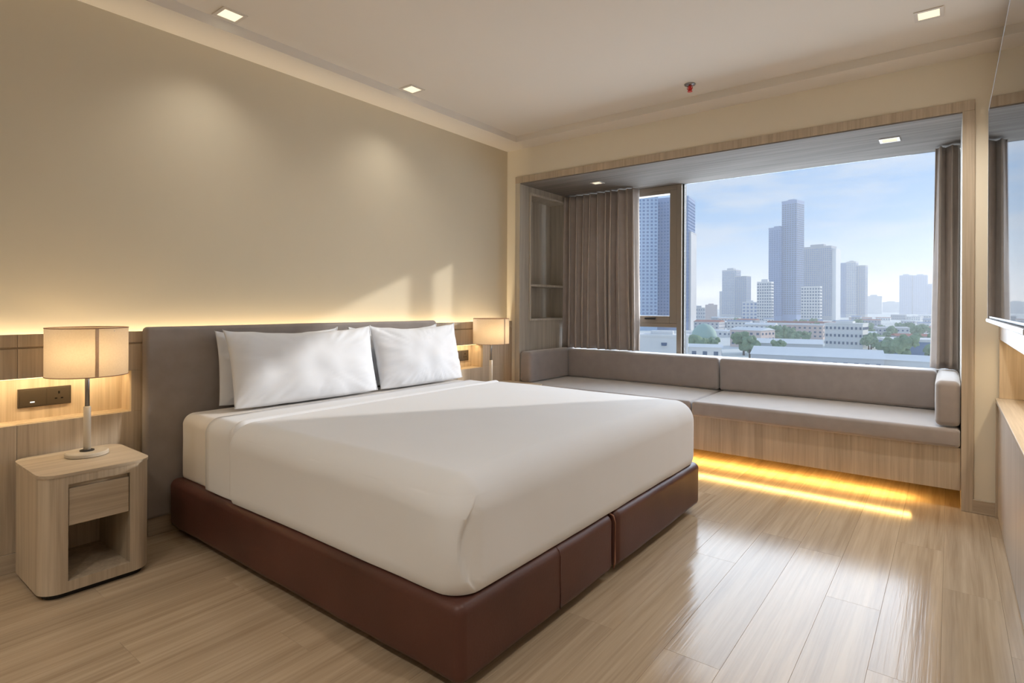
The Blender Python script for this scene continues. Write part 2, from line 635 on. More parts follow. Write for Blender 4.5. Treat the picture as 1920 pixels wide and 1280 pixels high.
# --- window bay lining (trim_2)
XL, XRr, ZB, YG = -3.01, 0.05, 2.20, 4.87
t2 = struct('trim_2', 'pale oak frame and lining of the window bay')
YF = YW - 0.012
bx('frame_head', 'oak', (-3.062, 0.105, YF, YW + 0.12, ZB + 0.008, 2.265), t2, bev=0.002)
bx('frame_jamb', 'oak_grey', (-3.062, XL, YF, YW + 0.12, 0.0, ZB + 0.0075), t2, bev=0.002)
bx('frame_jamb', 'oak', (XRr, 0.105, YF, YW + 0.12, 0.0, ZB + 0.0075), t2, bev=0.002)
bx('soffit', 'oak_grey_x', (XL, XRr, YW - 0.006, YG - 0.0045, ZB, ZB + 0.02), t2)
# left side panel with a recessed shelf niche
NY0, NY1, NZ0, NZ1 = 4.165, 4.78, 1.005, 2.132
bx('side_panel', 'oak_grey', (XL - 0.02, XL, YW + 0.121, NY0, 0.0, ZB - 0.0005), t2)
bx('side_panel', 'oak_grey', (XL - 0.02, XL, NY1, YG + 0.06, 0.0, ZB - 0.0005), t2)
bx('side_panel', 'oak_grey', (XL - 0.02, XL, NY0, NY1, 0.0, NZ0), t2)
bx('side_panel', 'oak_grey', (XL - 0.02, XL, NY0, NY1, NZ1, ZB - 0.0005), t2)
NB = -3.19
bx('niche_back', 'oak_grey', (NB - 0.015, NB, NY0 - 0.015, NY1 + 0.015, NZ0 - 0.015, NZ1 + 0.015), t2)
bx('niche_side', 'oak_grey', (NB, XL - 0.0005, NY0 - 0.012, NY0 + 0.006, NZ0, NZ1), t2)
bx('niche_side', 'oak_grey', (NB, XL - 0.0005, NY1 - 0.006, NY1 + 0.012, NZ0, NZ1), t2)
bx('niche_floor', 'oak_grey', (NB, XL, NY0 + 0.006, NY1 - 0.006, NZ0 - 0.012, NZ0 + 0.006), t2)
bx('niche_top', 'oak_grey', (NB, XL, NY0 + 0.006, NY1 - 0.006, NZ1 - 0.006, NZ1 + 0.012), t2)
bx('shelf', 'oak_grey', (NB, XL + 0.002, NY0 + 0.006, NY1 - 0.006, 1.303, 1.323), t2, bev=0.001)
e_ = 0.014
for nm, d in (('edging', (XL, XL + 0.012, NY0 - e_, NY0 + 0.004, NZ0 - e_, NZ1 + e_)), ('edging', (XL, XL + 0.012, NY1 - 0.004, NY1 + e_, NZ0 - e_, NZ1 + e_)),
              ('edging', (XL, XL + 0.012, NY0 + 0.0045, NY1 - 0.0045, NZ0 - e_, NZ0 + 0.004)), ('edging', (XL, XL + 0.012, NY0 + 0.0045, NY1 - 0.0045, NZ1 - 0.004, NZ1 + e_))):
    bx(nm, 'edge_oak', d, t2, bev=0.0015)
bx('side_panel', 'oak_grey', (XRr, XRr + 0.02, YW + 0.121, YG + 0.06, 0.0, ZB - 0.0005), t2)
bx('sill_wall', 'wall', (XL, XRr, YG - 0.03, YG + 0.10, -0.02, 0.66), t2)
bx('sill', 'white_frame', (XL + 0.001, XRr - 0.001, YG - 0.05, YG + 0.12, 0.661, 0.678), t2, bev=0.003)
bx('bay_cover', 'wall', (-3.21, XL, YG + 0.0605, YG + 0.12, 0.0, ZB + 0.02), t2)
bx('bay_cover', 'wall', (XRr, XRr + 0.0209, YG + 0.0605, YG + 0.12, 0.0, ZB + 0.02), t2)
# outer walls of the bay
bx('bay_cover', 'wall', (-3.4, 0.5, YW + 0.121, YG + 0.018, ZB + 0.021, 2.45), t2)
bx('bay_cover', 'wall', (-3.40, -3.21, YW + 0.121, YG + 0.12, 0.0, ZB + 0.02), t2)
bx('bay_cover', 'wall', (XRr + 0.021, 0.5, YW + 0.121, YG + 0.12, 0.0, ZB + 0.02), t2)

# --- window_1
w1 = struct('window_1', 'aluminium window with a narrow awning light beside one wide pane')
ZW0, ZW1 = 0.679, ZB - 0.001
XM0, XM1 = -1.972, -1.862
fz = lambda n_, d, mm='alu', b=0.003: bx(n_, mm, d, w1, bev=b)
fz('head_rail', (XL + 0.001, -1.9055, YG - 0.03, YG + 0.07, 2.158, ZW1))
fz('head_rail', (XL + 0.001, XRr - 0.001, YG - 0.004, YG + 0.0175, 2.2, 2.2205), 'alu_dark', 0)
fz('bottom_rail', (XL + 0.001, XRr - 0.001, YG - 0.03, YG + 0.07, ZW0, 0.70))
fz('jamb', (XL + 0.001, XL + 0.05, YG - 0.03, YG + 0.07, 0.7002, 2.1578))
fz('jamb', (XRr - 0.05, XRr - 0.001, YG - 0.03, YG + 0.07, 0.7002, 2.1895))
fz('mullion', (-1.905, XM1, YG - 0.035, YG + 0.07, 0.7002, ZW1))
fz('transom', (XL + 0.0505, -1.9055, YG - 0.03, YG + 0.07, 0.940, 0.976))
fz('sash_stile', (XM0, -1.906, YG - 0.028, YG + 0.045, 0.9765, 2.1575))
fz('sash_stile', (XL + 0.051, XL + 0.115, YG - 0.028, YG + 0.045, 0.9765, 2.1575))
fz('sash_rail', (XL + 0.1155, XM0 - 0.0005, YG - 0.028, YG + 0.045, 0.9765, 1.040))
fz('sash_rail', (XL + 0.1155, XM0 - 0.0005, YG - 0.028, YG + 0.045, 2.128, 2.1575))
fz('gasket', (XM1 + 0.0002, XM1 + 0.012, YG - 0.005, YG + 0.05, 0.7005, 2.1995), 'alu_dark', 0.001)
hd = fz('handle', (-2.20, -2.10, YG - 0.048, YG - 0.0285, 1.008, 1.024), 'alu_dark')
fz('pane', (XL + 0.1155, XM0 - 0.0005, YG + 0.010, YG + 0.016, 1.0405, 2.1275), 'glass', 0)
fz('pane', (XL + 0.0505, -1.9055, YG + 0.010, YG + 0.016, 0.7005, 0.9395), 'glass', 0)
fz('pane', (XM1 + 0.0125, XRr - 0.0505, YG + 0.010, YG + 0.016, 0.7005, 2.1995), 'glass', 0)

# ------------------------------------------------------------------ window bench
be = thing('window_bench', 'built-in pale oak bench base filling the window bay, lit underneath', 'bench', (-1.48, 4.02, 0))
bx('front_panel', 'oak', (XL + 0.001, XRr - 0.001, 4.026, 4.046, 0.105, 0.342), be, bev=0.002)
bx('seat_board', 'oak_x', (XL + 0.001, XRr - 0.001, 4.0465, YG - 0.031, 0.322, 0.342), be)
bx('bottom_board', 'oak_x', (XL + 0.001, XRr - 0.001, 4.0465, YG - 0.25, 0.112, 0.13), be)
bx('kick_panel', 'oak_x', (XL + 0.001, XRr - 0.001, YG - 0.25, YG - 0.23, 0.0, 0.112), be)
bx('light_strip', 'led', (XL + 0.03, -0.16, 4.068, 4.080, 0.104, 0.112), be)
lamp('bench_light', 'AREA', ((XL - 0.13) / 2, 4.10, 0.102), 22, (1.0, 0.58, 0.15), rot=(0, 0, 0), shape='RECTANGLE', size=2.78, size_y=0.05)


def cushion(name, dims, r, puff, label, cat, group, seam=None):
    x0, x1, y0, y1, z0, z1 = dims
    cx, cy, cz = (x0 + x1) / 2, (y0 + y1) / 2, (z0 + z1) / 2
    hx, hy, hz = (x1 - x0) / 2, (y1 - y0) / 2, (z1 - z0) / 2

    def fn(p, nn):
        u, v, w = (p.x - cx) / hx, (p.y - cy) / hy, (p.z - cz) / hz
        q = p.copy()
        f = lambda a: max(0.0, 1 - a ** 4)
        q.z += puff[2] * f(u) * f(v) * max(0, nn.z)
        q.y += puff[1] * f(u) * f(w) * min(0, nn.y)
        q.x += puff[0] * f(v) * f(w) * nn.x
        return q
    t = thing(name, label, cat, (cx, cy, z0), group)
    obj('cover', soft_box(new_bm(), *dims, r, 5, 0.09, fn), 'cush', t, smooth=True)
    if seam:
        for dd in seam:
            obj('seam', tube(new_bm(), dd, 0.0022, 6), 'cush', t, smooth=True)
    return t


XS = -1.468
g = 'grey bench seat cushions'
cushion('seat_cushion', (XL + 0.004, XS - 0.004, 4.000, YG - 0.06, 0.343, 0.448), 0.02, (0.0, 0.004, 0.008), 'long grey seat cushion at the bed end of the window bench', 'cushion', g,
        [[(XL + 0.02, 4.0045, 0.435), (XS - 0.02, 4.0045, 0.435)]])
cushion('seat_cushion', (XS + 0.004, XRr - 0.004, 4.000, YG - 0.06, 0.343, 0.448), 0.02, (0.0, 0.004, 0.008), 'long grey seat cushion nearest the media wall, in front of the wide pane', 'cushion', g,
        [[(XS + 0.02, 4.0045, 0.435), (XRr - 0.02, 4.0045, 0.435)]])
g = 'grey bench back cushions'
YBK = 4.62
cushion('back_cushion', (XL + 0.12, XS - 0.004, YBK, YG - 0.065, 0.458, 0.715), 0.022, (0, 0.006, 0.003), 'long grey back cushion below the drawn curtain and awning window', 'cushion', g)
cushion('back_cushion', (XS + 0.004, XRr - 0.12, YBK, YG - 0.065, 0.458, 0.712), 0.022, (0, 0.006, 0.003), 'long grey back cushion below the wide window pane', 'cushion', g)
g = 'grey bench arm cushions'
cushion('arm_cushion', (XL + 0.003, XL + 0.116, 4.012, YG - 0.065, 0.456, 0.722), 0.028, (0.003, 0.004, 0.004), 'short grey arm cushion below the recessed shelves', 'cushion', g)
cushion('arm_cushion', (XRr - 0.116, XRr - 0.004, 4.012, YG - 0.065, 0.456, 0.712), 0.03, (0.004, 0.004, 0.005), 'short grey arm cushion against the right end of the bench', 'cushion', g)

# ------------------------------------------------------------------ curtains


def curtain(name, xt0, xt1, xb0, xb1, y, z0, z1, folds, amp, label, seed):
    rnd = random.Random(seed)
    ph = [rnd.uniform(-0.5, 0.5) for _ in range(folds + 2)]
    am = [rnd.uniform(0.45, 1.2) for _ in range(folds + 2)]
    nu, nv = folds * 14, 26
    bm = new_bm()
    g = []
    for i in range(nu + 1):
        u = i / nu
        col = []
        k = u * folds
        i0 = int(min(k, folds))
        fr = k - i0
        a_ = am[i0] * (1 - fr) + am[i0 + 1] * fr
        p_ = ph[i0] * (1 - fr) + ph[i0 + 1] * fr
        for j in range(nv + 1):
            v = j / nv
            z = z1 + (z0 - z1) * v
            x = (xt0 + (xt1 - xt0) * u) * (1 - v) + (xb0 + (xb1 - xb0) * u) * v
            w = 2 * PI * (k + p_ * (0.4 + 0.6 * v))
            s = math.sin(w)
            yy = y + amp * a_ * (0.75 + 0.25 * v) * (abs(s) ** 0.8 * (1 if s > 0 else -1)) + 0.006 * math.sin(3.1 * v + 5 * u)
            x += 0.35 * amp * math.sin(2 * w) * (0.6 + 0.4 * v) + 0.010 * math.sin(2.6 * v + seed) * math.sin(PI * u)
            col.append(bm.verts.new((x, yy, z)))
        g.append(col)
    for i in range(nu):
        for j in range(nv):
            bm.faces.new((g[i][j], g[i][j + 1], g[i + 1][j + 1], g[i + 1][j]))
    t = thing(name, label, 'curtain', ((xt0 + xt1) / 2, y, z0))
    o = obj('drape', bm, 'curtain', t, smooth=True)
    md = o.modifiers.new('s', 'SOLIDIFY')
    md.thickness = 0.004
    # heading tape at the top
    return t


curtain('curtain', -2.985, -2.235, -2.985, -2.22, 4.735, 0.724, 2.19, 10, 0.05, 'taupe curtain gathered at the left of the window bay', 3)
curtain('curtain', -0.085, 0.035, -0.112, 0.035, 4.735, 0.72, 2.19, 2, 0.045, 'taupe curtain bunched at the right edge of the wide pane', 5)
# ------------------------------------------------------------------ bed
BY0, BY1 = 1.195, 3.105
bb = thing('bed_base', 'brown leatherette divan bed base in two halves under the mattress', 'bed base', (-2.08, 2.15, 0))


def leather_fn(p, nn):
    q = p + nn * 0.0025 * (noise.noise(p * 6.0) + 0.6 * noise.noise(p * 14.0))
    return q


YS = 2.115
h1 = obj('base_half', soft_box(new_bm(), -3.035, -1.090, BY0 - 0.015, YS - 0.004, 0.032, 0.268, 0.034, 5, 0.05, leather_fn), 'leather', bb, smooth=True)
h2 = obj('base_half', soft_box(new_bm(), -3.035, -1.090, YS + 0.018, BY1 + 0.015, 0.032, 0.268, 0.034, 5, 0.05, leather_fn), 'leather', bb, smooth=True)
for ysm in (1.70,):
    obj('seam', tube(new_bm(), [(-1.0895, ysm, 0.05), (-1.0885, ysm, 0.14), (-1.0895, ysm, 0.235), (-1.096, ysm, 0.255), (-1.115, ysm, 0.266)], 0.003, 6), 'leather', h1, smooth=True)
obj('piping', tube(new_bm(), [(-1.092, YS - 0.008, 0.045), (-1.087, YS - 0.006, 0.07), (-1.087, YS - 0.006, 0.235), (-1.096, YS - 0.006, 0.260), (-1.12, YS - 0.008, 0.268)], 0.0035, 8), 'piping', h1, smooth=True)
for lx in (-2.9, -1.24):
    for ly in (BY0 + 0.12, YS - 0.14, YS + 0.14, BY1 - 0.12):
        obj('foot', lathe(new_bm(), lx, ly, [(0.02, 0.0), (0.024, 0.01), (0.024, 0.034)], 16), 'black', bb)

ZM = 0.585


def clampz(z0):
    return lambda p, nn: Vector((p.x, p.y, max(p.z, z0)))


def mat_fn(p, nn):
    q = p + nn * 0.002 * noise.noise(p * 7)
    q.z = max(q.z, 0.2705)
    return q


mt = tag(obj('mattress', soft_box(new_bm(), -3.030, -1.135, BY0 + 0.030, BY1 - 0.030, 0.235, ZM, 0.055, 6, 0.07, mat_fn), 'linen_fit', smooth=True), 'white mattress with a smooth fitted sheet showing at the head end', 'mattress')


def shell(name, x_cut, x_end, y0, y1, ztop, r, thick, fn, m, nr, step, xl=-3.03, cuts=()):
    bm = new_bm()
    soft_box(bm, xl - 0.4, x_end, y0, y1, 0.215, ztop, r, nr, step, None)
    # cut the head end on an exact plane, drop the hidden underside
    bmesh.ops.bisect_plane(bm, geom=bm.verts[:] + bm.edges[:] + bm.faces[:], plane_co=(x_cut, 0, 0), plane_no=(1, 0, 0), clear_inner=True)
    bmesh.ops.bisect_plane(bm, geom=bm.verts[:] + bm.edges[:] + bm.faces[:], plane_co=(0, 0, 0.272), plane_no=(0, 0, 1), clear_inner=True)
    for xc in cuts:
        bmesh.ops.bisect_plane(bm, geom=bm.verts[:] + bm.edges[:] + bm.faces[:], plane_co=(xc, 0, 0), plane_no=(1, 0, 0))
    bm.normal_update()
    nm = {v.index: v.normal.copy() for v in bm.verts}
    bm.verts.ensure_lookup_table()
    bm.verts.index_update()
    for v in bm.verts:
        v.co = fn(v.co.copy(), v.normal.copy())
    o = obj(name, bm, m, smooth=True)
    md = o.modifiers.new('s', 'SOLIDIFY')
    md.thickness = thick
    md.offset = -1
    return o


def sheet_fn(p, nn):
    p = p + nn * (0.0012 * noise.noise(p * 9) + 0.017 * max(0.0, nn.z) * math.exp(-((p.x + 2.478) / 0.018) ** 2))
    # the hem wanders a little and rises softly
    if p.x < -2.66:
        k = (-2.66 - p.x) / 0.06
        p.x += 0.010 * noise.noise(Vector((p.y * 3, p.z * 4, 1.0))) * k
    return p


tag(shell('flat_sheet', -2.715, -2.40, BY0 + 0.014, BY1 - 0.014, ZM + 0.010, 0.07, 0.004, sheet_fn, 'linen', 5, 0.05, cuts=[-2.52 + 0.007 * k for k in range(13)]), 'white top sheet band showing between the pillows and the duvet', 'sheet')


def smooth_(a, b, x):
    t = max(0.0, min(1.0, (x - a) / (b - a)))
    return t * t * (3 - 2 * t)


DX1, DY0, DY1, DZ, DR = -1.095, BY0 - 0.008, BY1 + 0.010, ZM + 0.022, 0.105


def duvet_fn(p, nn):
    q = p.copy()
    top = max(0.0, nn.z)
    q += nn * (0.0030 * noise.noise(p * 2.3) + 0.0014 * noise.noise(p * 6.0))
    # soft crown of the top, a slight lift along the folded head edge
    u = (p.y - 2.15) / 0.95
    q.z += 0.012 * top * max(0, 1 - u ** 4) * smooth_(-2.5, -2.2, p.x)
    q -= nn * 0.007 * (1 - smooth_(-2.45, -2.425, p.x))
    # tucked hospital corner at the near foot end
    cx, cy = DX1 - DR, DY0 + DR
    if p.x > cx - 0.32 and p.y < cy + 0.35 and p.z < 0.56:
        if p.x >= cx and p.y <= cy:
            s = math.atan2(cy - p.y, max(1e-6, p.x - cx)) * DR      # 0 at the foot face, grows round to the side
        elif p.y > cy:
            s = -(p.y - cy)
        else:
            s = DR * PI / 2 + (cx - p.x)
        tz = max(0.0, min(1.0, (p.z - 0.27) / 0.29))
        sf = 0.020 + 0.065 * (1 - (2 * tz - 1) ** 2)
        hgt = 0.016 * math.sin(PI * tz) ** 0.9
        out = smooth_(sf - 0.002, sf + 0.005, s) * hgt * (1 - smooth_(0.14, 0.40, s))
        q += Vector((nn.x, nn.y, 0)) * out
        # radiating creases behind the fold
        if -0.14 < s < sf:
            f = (1 - smooth_(0, 0.15, sf - s)) * math.sin(PI * tz)
            q += Vector((nn.x, nn.y, 0)) * f * 0.0010 * math.sin((p.z * 1.0 - s * 0.7) * 200)
    # faint pull lines along the sides
    if nn.z < 0.5:
        q += Vector((nn.x, nn.y, 0)) * 0.0015 * noise.noise(Vector((p.x * 9, p.y * 9, p.z * 2)))
    return q


dv = tag(shell('duvet', -2.45, DX1, DY0, DY1, DZ, DR, 0.016, duvet_fn, 'linen', 26, 0.022, cuts=[-2.446 + 0.005 * k for k in range(6)]), 'smooth white duvet tucked tightly round the foot of the bed', 'duvet')

# headboard
hb = thing('headboard', 'wide grey-brown upholstered headboard behind the pillows', 'headboard', (-3.06, 2.05, 0))
obj('upholstery', soft_box(new_bm(), -3.093, -3.040, 1.078, 3.022, 0.085, 1.013, 0.02, 5, 0.1, lambda p, nn: p + nn * 0.001 * noise.noise(p * 5)), 'head', hb, smooth=True)
bx('plinth', 'oak_y', (-3.090, -3.062, 1.10, 3.0, 0.0, 0.09), hb, bev=0.002)


def pillow(label, cx, cy, cz, wid, hei, thk, lean, rz, seed, group):
    """stuffed pillow standing on its long edge: local u across, v up, w thickness"""
    nu, nv = 56, 32
    t = thing('pillow', label, 'pillow', (cx, cy, cz), group)
    bm = new_bm()
    off = Vector((seed * 3.7, seed * 1.3, 0))
    Rm = Matrix.Rotation(rz, 3, 'Z') @ Matrix.Rotation(lean, 3, 'Y')

    def pt(u, v, side):
        # outline: corners stick out, the edges between them are drawn in
        ou = u * (wid / 2) * (1 - 0.055 * (1 - v * v) ** 0.8 * abs(u) ** 3)
        ov = v * (hei / 2) * (1 - (0.15 if v > 0 else 0.02) * (1 - u * u) ** 0.7 * abs(v) ** 3)
        prof = (max(0, 1 - abs(u) ** 2.3) ** 0.62) * (max(0, 1 - abs(v) ** 2.2) ** 0.66)
        w = side * thk / 2 * prof
        # belly sags to the lower half
        w *= 1.0 - 0.12 * v
        # wrinkles running in from the seams
        ed = 1 - prof
        nse = noise.noise(Vector((u * 3, v * 2, side)) + off)
        w += side * 0.012 * prof ** 0.5 * nse
        ang = math.atan2(v * hei, u * wid)
        w += side * 0.010 * (prof * (1 - prof) * 4) * noise.noise(Vector((ang * 11, seed, side * 2)))
        if v < 0:
            ou *= 1 - 0.035 * v * v
            ov += 0.022 * u ** 4 * v * v
        d = 0.35 * abs(abs(u) * 1.0 - 1) + 0.35 * abs(abs(v) - 1)
        w += side * 0.005 * math.exp(-d * 7) * math.sin((u * wid - v * hei) * 60 + seed) * prof ** 0.3
        z = ov + 0.006 * noise.noise(Vector((u * 4, v * 4, 7)) + off) * (1 - 0.5 * prof)
        # resting edge is flattened by the bed
        p = Vector((w, ou, z + hei / 2))
        if p.z < 0.03:
            p.z = 0.03 - (0.03 - p.z) * 0.35
        return Rm @ p + Vector((cx, cy, cz - 0.015))
    F = {}
    for side in (1, -1):
        for i in range(nu + 1):
            for j in range(nv + 1):
                u = -math.cos(PI * i / nu) * 0.5 + (2 * i / nu - 1) * 0.5
                v = -math.cos(PI * j / nv) * 0.5 + (2 * j / nv - 1) * 0.5
                if i in (0, nu) or j in (0, nv):
                    if side == 1:
                        F[(i, j, 1)] = bm.verts.new(pt(u, v, 0.0))
                    F[(i, j, -1)] = F[(i, j, 1)]
                else:
                    F[(i, j, side)] = bm.verts.new(pt(u, v, side))
    for side in (1, -1):
        for i in range(nu):
            for j in range(nv):
                f = [F[(i, j, side)], F[(i + 1, j, side)], F[(i + 1, j + 1, side)], F[(i, j + 1, side)]]
                bm.faces.new(f if side > 0 else f[::-1])
    o = obj('pillow_case', bm, 'linen', t, smooth=True)
    # hem of the case along the open end
    pts = [pt(1, -1 + 2 * k / 24, 0) for k in range(25)]
    obj('hem', tube(new_bm(), pts, 0.004, 6), 'linen', t, smooth=True)
    return t


g = 'white pillows against the headboard'
ZP = ZM + 0.004
LEAN = -math.radians(14)
pillow('white pillow standing behind the front pillow at the lamp and nightstand end of the headboard', -2.975, 1.750, ZP, 0.74, 0.415, 0.10, -math.radians(3.5), 0.0, 1, g)
pillow('white pillow standing behind the front pillow near the window end of the headboard', -2.975, 2.585, ZP, 0.78, 0.415, 0.10, -math.radians(3.5), 0.0, 2, g)
pillow('plump white front pillow, the larger-looking one with a diagonal shadow across it', -2.800, 1.830, ZP + 0.002, 0.905, 0.435, 0.17, LEAN, -0.03, 3, g)
pillow('plump white front pillow at the window side, lit evenly by the sun', -2.800, 2.675, ZP + 0.002, 0.79, 0.435, 0.17, LEAN, 0.02, 4, g)

# ------------------------------------------------------------------ nightstands and lamps


def nightstand(y0, y1, label, group, oy0, oy1):
    x0, x1, zt, r = -3.088, -2.665, 0.475, 0.07
    t = thing('nightstand', label, 'nightstand', ((x0 + x1) / 2, (y0 + y1) / 2, 0), group)
    b = obj('body', prism(new_bm(), rrect(x0, x1, y0, y1, r, 10), 0.022, 0.463), 'oak', None)
    cut(b, (x1 - 0.36, x1 + 0.1, oy0, oy1, 0.062, 0.432))
    b.data.transform(Matrix.Translation(-t.location))
    b.parent = t
    autosmooth(b, 40)
    o = obj('top', prism(new_bm(), rrect(x0 - 0.0, x1 + 0.002, y0 - 0.002, y1 + 0.002, r, 10), 0.4632, zt), 'oak_y', t)
    autosmooth(o, 40)
    obj('plinth', prism(new_bm(), rrect(x0 + 0.01, x1 - 0.02, y0 + 0.02, y1 - 0.02, r - 0.02, 6), 0.0, 0.0218), 'black', t)
    d = bx('drawer', 'oak_y', (x1 - 0.33, x1 - 0.006, oy0 + 0.003, oy1 - 0.003, 0.272, 0.414), t, bev=0.0015)
    bx('drawer_rail', 'oak_y', (x1 - 0.33, x1 - 0.02, oy0 + 0.003, oy1 - 0.003, 0.4145, 0.431), t)
    return t


g = 'pale oak nightstands with rounded corners'
nightstand(0.602, 0.975, 'rounded pale oak nightstand with drawer and open shelf in full view', g, 0.685, 0.892)
nightstand(3.42, 3.905, 'rounded pale oak nightstand mostly hidden behind the bed, under the far lamp', g, 3.52, 3.80)


def table_lamp(cx, cy, label, group):
    z = 0.4752
    t = thing('table_lamp', label, 'lamp', (cx, cy, z), group)
    o = obj('base', lathe(new_bm(), cx, cy, [(0.072, z), (0.077, z + 0.003), (0.077, z + 0.014), (0.073, z + 0.018), (0.0, z + 0.018)], 48, cap=False), 'stone', t)
    autosmooth(o, 40)
    o = obj('collar', lathe(new_bm(), cx, cy, [(0.026, z + 0.018), (0.026, z + 0.022), (0.016, z + 0.024)], 24), 'alu_dark', t)
    obj('lower_stem', lathe(new_bm(), cx, cy, [(0.0135, z + 0.022), (0.0135, z + 0.205), (0.011, z + 0.209)], 24), 'cream', t, smooth=True)
    obj('upper_stem', lathe(new_bm(), cx, cy, [(0.0085, z + 0.209), (0.0085, z + 0.40)], 20), 'steel', t, smooth=True)
    zs0, zs1, r = 0.819, 1.021, 0.146
    o = obj('shade', lathe(new_bm(), cx, cy, [(r, zs0), (r, zs1)], 72, cap=False), 'shade', t, smooth=True)
    for zz in (zs0, zs1):
        k = 72
        obj('shade_rim', tube(new_bm(), [(cx + r * math.cos(2 * PI * i / k), cy + r * math.sin(2 * PI * i / k), zz) for i in range(k + 1)], 0.0018, 6), 'piping', t, smooth=True)
    # narrow vertical strip, a second layer of cloth over the lampshade
    a0 = math.radians(-3)
    bm = new_bm()
    vs = []
    for i in range(6):
        a = a0 + 0.085 * (i / 5 - 0.5)
        vs.append((bm.verts.new((cx + (r + 0.001) * math.cos(a), cy + (r + 0.001) * math.sin(a), zs0 + 0.002)), bm.verts.new((cx + (r + 0.001) * math.cos(a), cy + (r + 0.001) * math.sin(a), zs1 - 0.002))))
    for p, q in zip(vs, vs[1:]):
        bm.faces.new((p[0], q[0], q[1], p[1]))
    o = obj('shade_strip', bm, 'shade', t, smooth=True)
    o.modifiers.new('s', 'SOLIDIFY').thickness = 0.001
    # harp that carries the shade, and the bulb
    bm = new_bm()
    for k in range(3):
        a = k * 2 * PI / 3 + 0.4
        tube(bm, [(cx, cy, zs1 - 0.028), (cx + r * math.cos(a), cy + r * math.sin(a), zs1 - 0.012)], 0.002, 6)
    obj('shade_spider', bm, 'steel', t)
    obj('bulb', lathe(new_bm(), cx, cy, [(0.012, 0.878), (0.022, 0.90), (0.028, 0.93), (0.022, 0.955), (0.004, 0.966)], 20), 'bulb', t, smooth=True)
    lamp('lamp_light', 'POINT', (cx + 0.045, cy - 0.02, 0.915), 0.9, (1.0, 0.74, 0.42), shadow_soft_size=0.03)
    return t


g = 'drum-shaded bedside lamps'
table_lamp(-2.932, 0.818, 'table lamp with a cream drum shade on the nearer nightstand in full view', g)
table_lamp(-2.94, 3.535, 'table lamp with a cream drum shade beyond the bed, by the window bay', g)

# ------------------------------------------------------------------ sockets


def socket(y0, y1, z0, z1, label):
    xb = -3.2248
    t = thing('socket_plate', label, 'socket', (xb, (y0 + y1) / 2, z0))
    p = bx('plate', 'bronze', (xb, xb + 0.010, y0, y1, z0, z1), t, bev=0.0015)
    ym = y0 + (y1 - y0) * 0.52
    bx('switch_rocker', 'bronze', (xb + 0.0102, xb + 0.012, y0 + 0.006, ym - 0.002, z0 + 0.006, z1 - 0.006), t, bev=0.0006)
    w = bx('socket_face', 'bronze', (xb + 0.0102, xb + 0.0115, ym + 0.002, y1 - 0.006, z0 + 0.006, z1 - 0.006), t, bev=0.0005)
    cy, cz = (ym + y1) / 2, (z0 + z1) / 2
    for dy, dz, wy, wz in ((0, 0.014, 0.0035, 0.006), (-0.011, -0.012, 0.0045, 0.003), (0.011, -0.012, 0.0045, 0.003)):
        bx('pin_hole', 'hole', (xb + 0.0112, xb + 0.0118, cy + dy - wy, cy + dy + wy, cz + dz - wz, cz + dz + wz), w)
    bx('indicator', 'led_dot', (xb + 0.0121, xb + 0.0127, (y0 + ym) / 2 - 0.008, (y0 + ym) / 2 + 0.008, z0 + 0.020, z0 + 0.025), t)
    return t


socket(0.645, 0.835, 0.665, 0.748, 'bronze socket and switch plate in the lit niche behind the nearer lamp')
socket(3.38, 3.57, 0.665, 0.752, 'bronze socket plate in the niche beside the far pillow')

# ------------------------------------------------------------------ ceiling lights


def downlight(cx, cy, z, s, label, glow, group, power, wide=1.0):
    t = thing('downlight', label, 'ceiling light', (cx, cy, z), group)
    bm = new_bm()
    h = s / 2
    w = 0.016
    zz0, zz1 = z - 0.004, z - 0.0002
    box(bm, cx - h, cx + h, cy - h, cy - h + w, zz0, zz1)
    box(bm, cx - h, cx + h, cy + h - w, cy + h, zz0, zz1)
    box(bm, cx - h, cx - h + w, cy - h + w, cy + h - w, zz0, zz1)
    box(bm, cx + h - w, cx + h, cy - h + w, cy + h - w, zz0, zz1)
    bmesh.ops.remove_doubles(bm, verts=bm.verts[:], dist=1e-5)
    obj('frame', bm, 'white_frame', t)
    bx('lens', 'downlight', (cx - h + w, cx + h - w, cy - h + w, cy + h - w, z - 0.0018, z - 0.0006), t)
    lamp('downlight_beam', 'SPOT', (cx, cy, z - 0.012), power, SOFTWARM, rot=(0, 0, 0), spot_size=math.radians(118 * wide), spot_blend=0.9, shadow_soft_size=0.035)
    return t


g = 'square recessed downlights'
downlight(-2.832, 1.372, ZT, 0.122, 'square downlight by the ceiling step over the left of the headboard', 1, g, 12)
downlight(-2.832, 2.575, ZT, 0.122, 'square downlight by the ceiling step, the second one along above the far pillows', 1, g, 12)
downlight(-0.088, 3.442, ZT, 0.118, 'square downlight with a glowing panel near the television', 1, g, 75)
downlight(-2.44, 4.368, ZB, 0.10, 'small square downlight in the bay soffit in front of the left curtain', 1, g, 2.0)
downlight(-0.312, 4.368, ZB, 0.11, 'small square downlight in the bay soffit near the right curtain', 1, g, 2.0)
downlight(-0.088, 1.372, ZT, 0.118, 'square fill downlight added overhead, out of view, beside the media wall', 1, g, 42)  # unseen fill light, added to brighten the bench front, floor and bed foot
downlight(-2.55, -0.55, ZT, 0.118, 'square fill downlight added behind the viewer on the headboard wall side', 1, g, 30)  # this and the next two are unseen, added to fill the room with light
downlight(-1.55, -0.55, ZT, 0.118, 'square fill downlight added behind the viewer in the middle of the room', 1, g, 60)
downlight(-0.55, -0.55, ZT, 0.118, 'square fill downlight added behind the viewer on the media wall side', 1, g, 82)

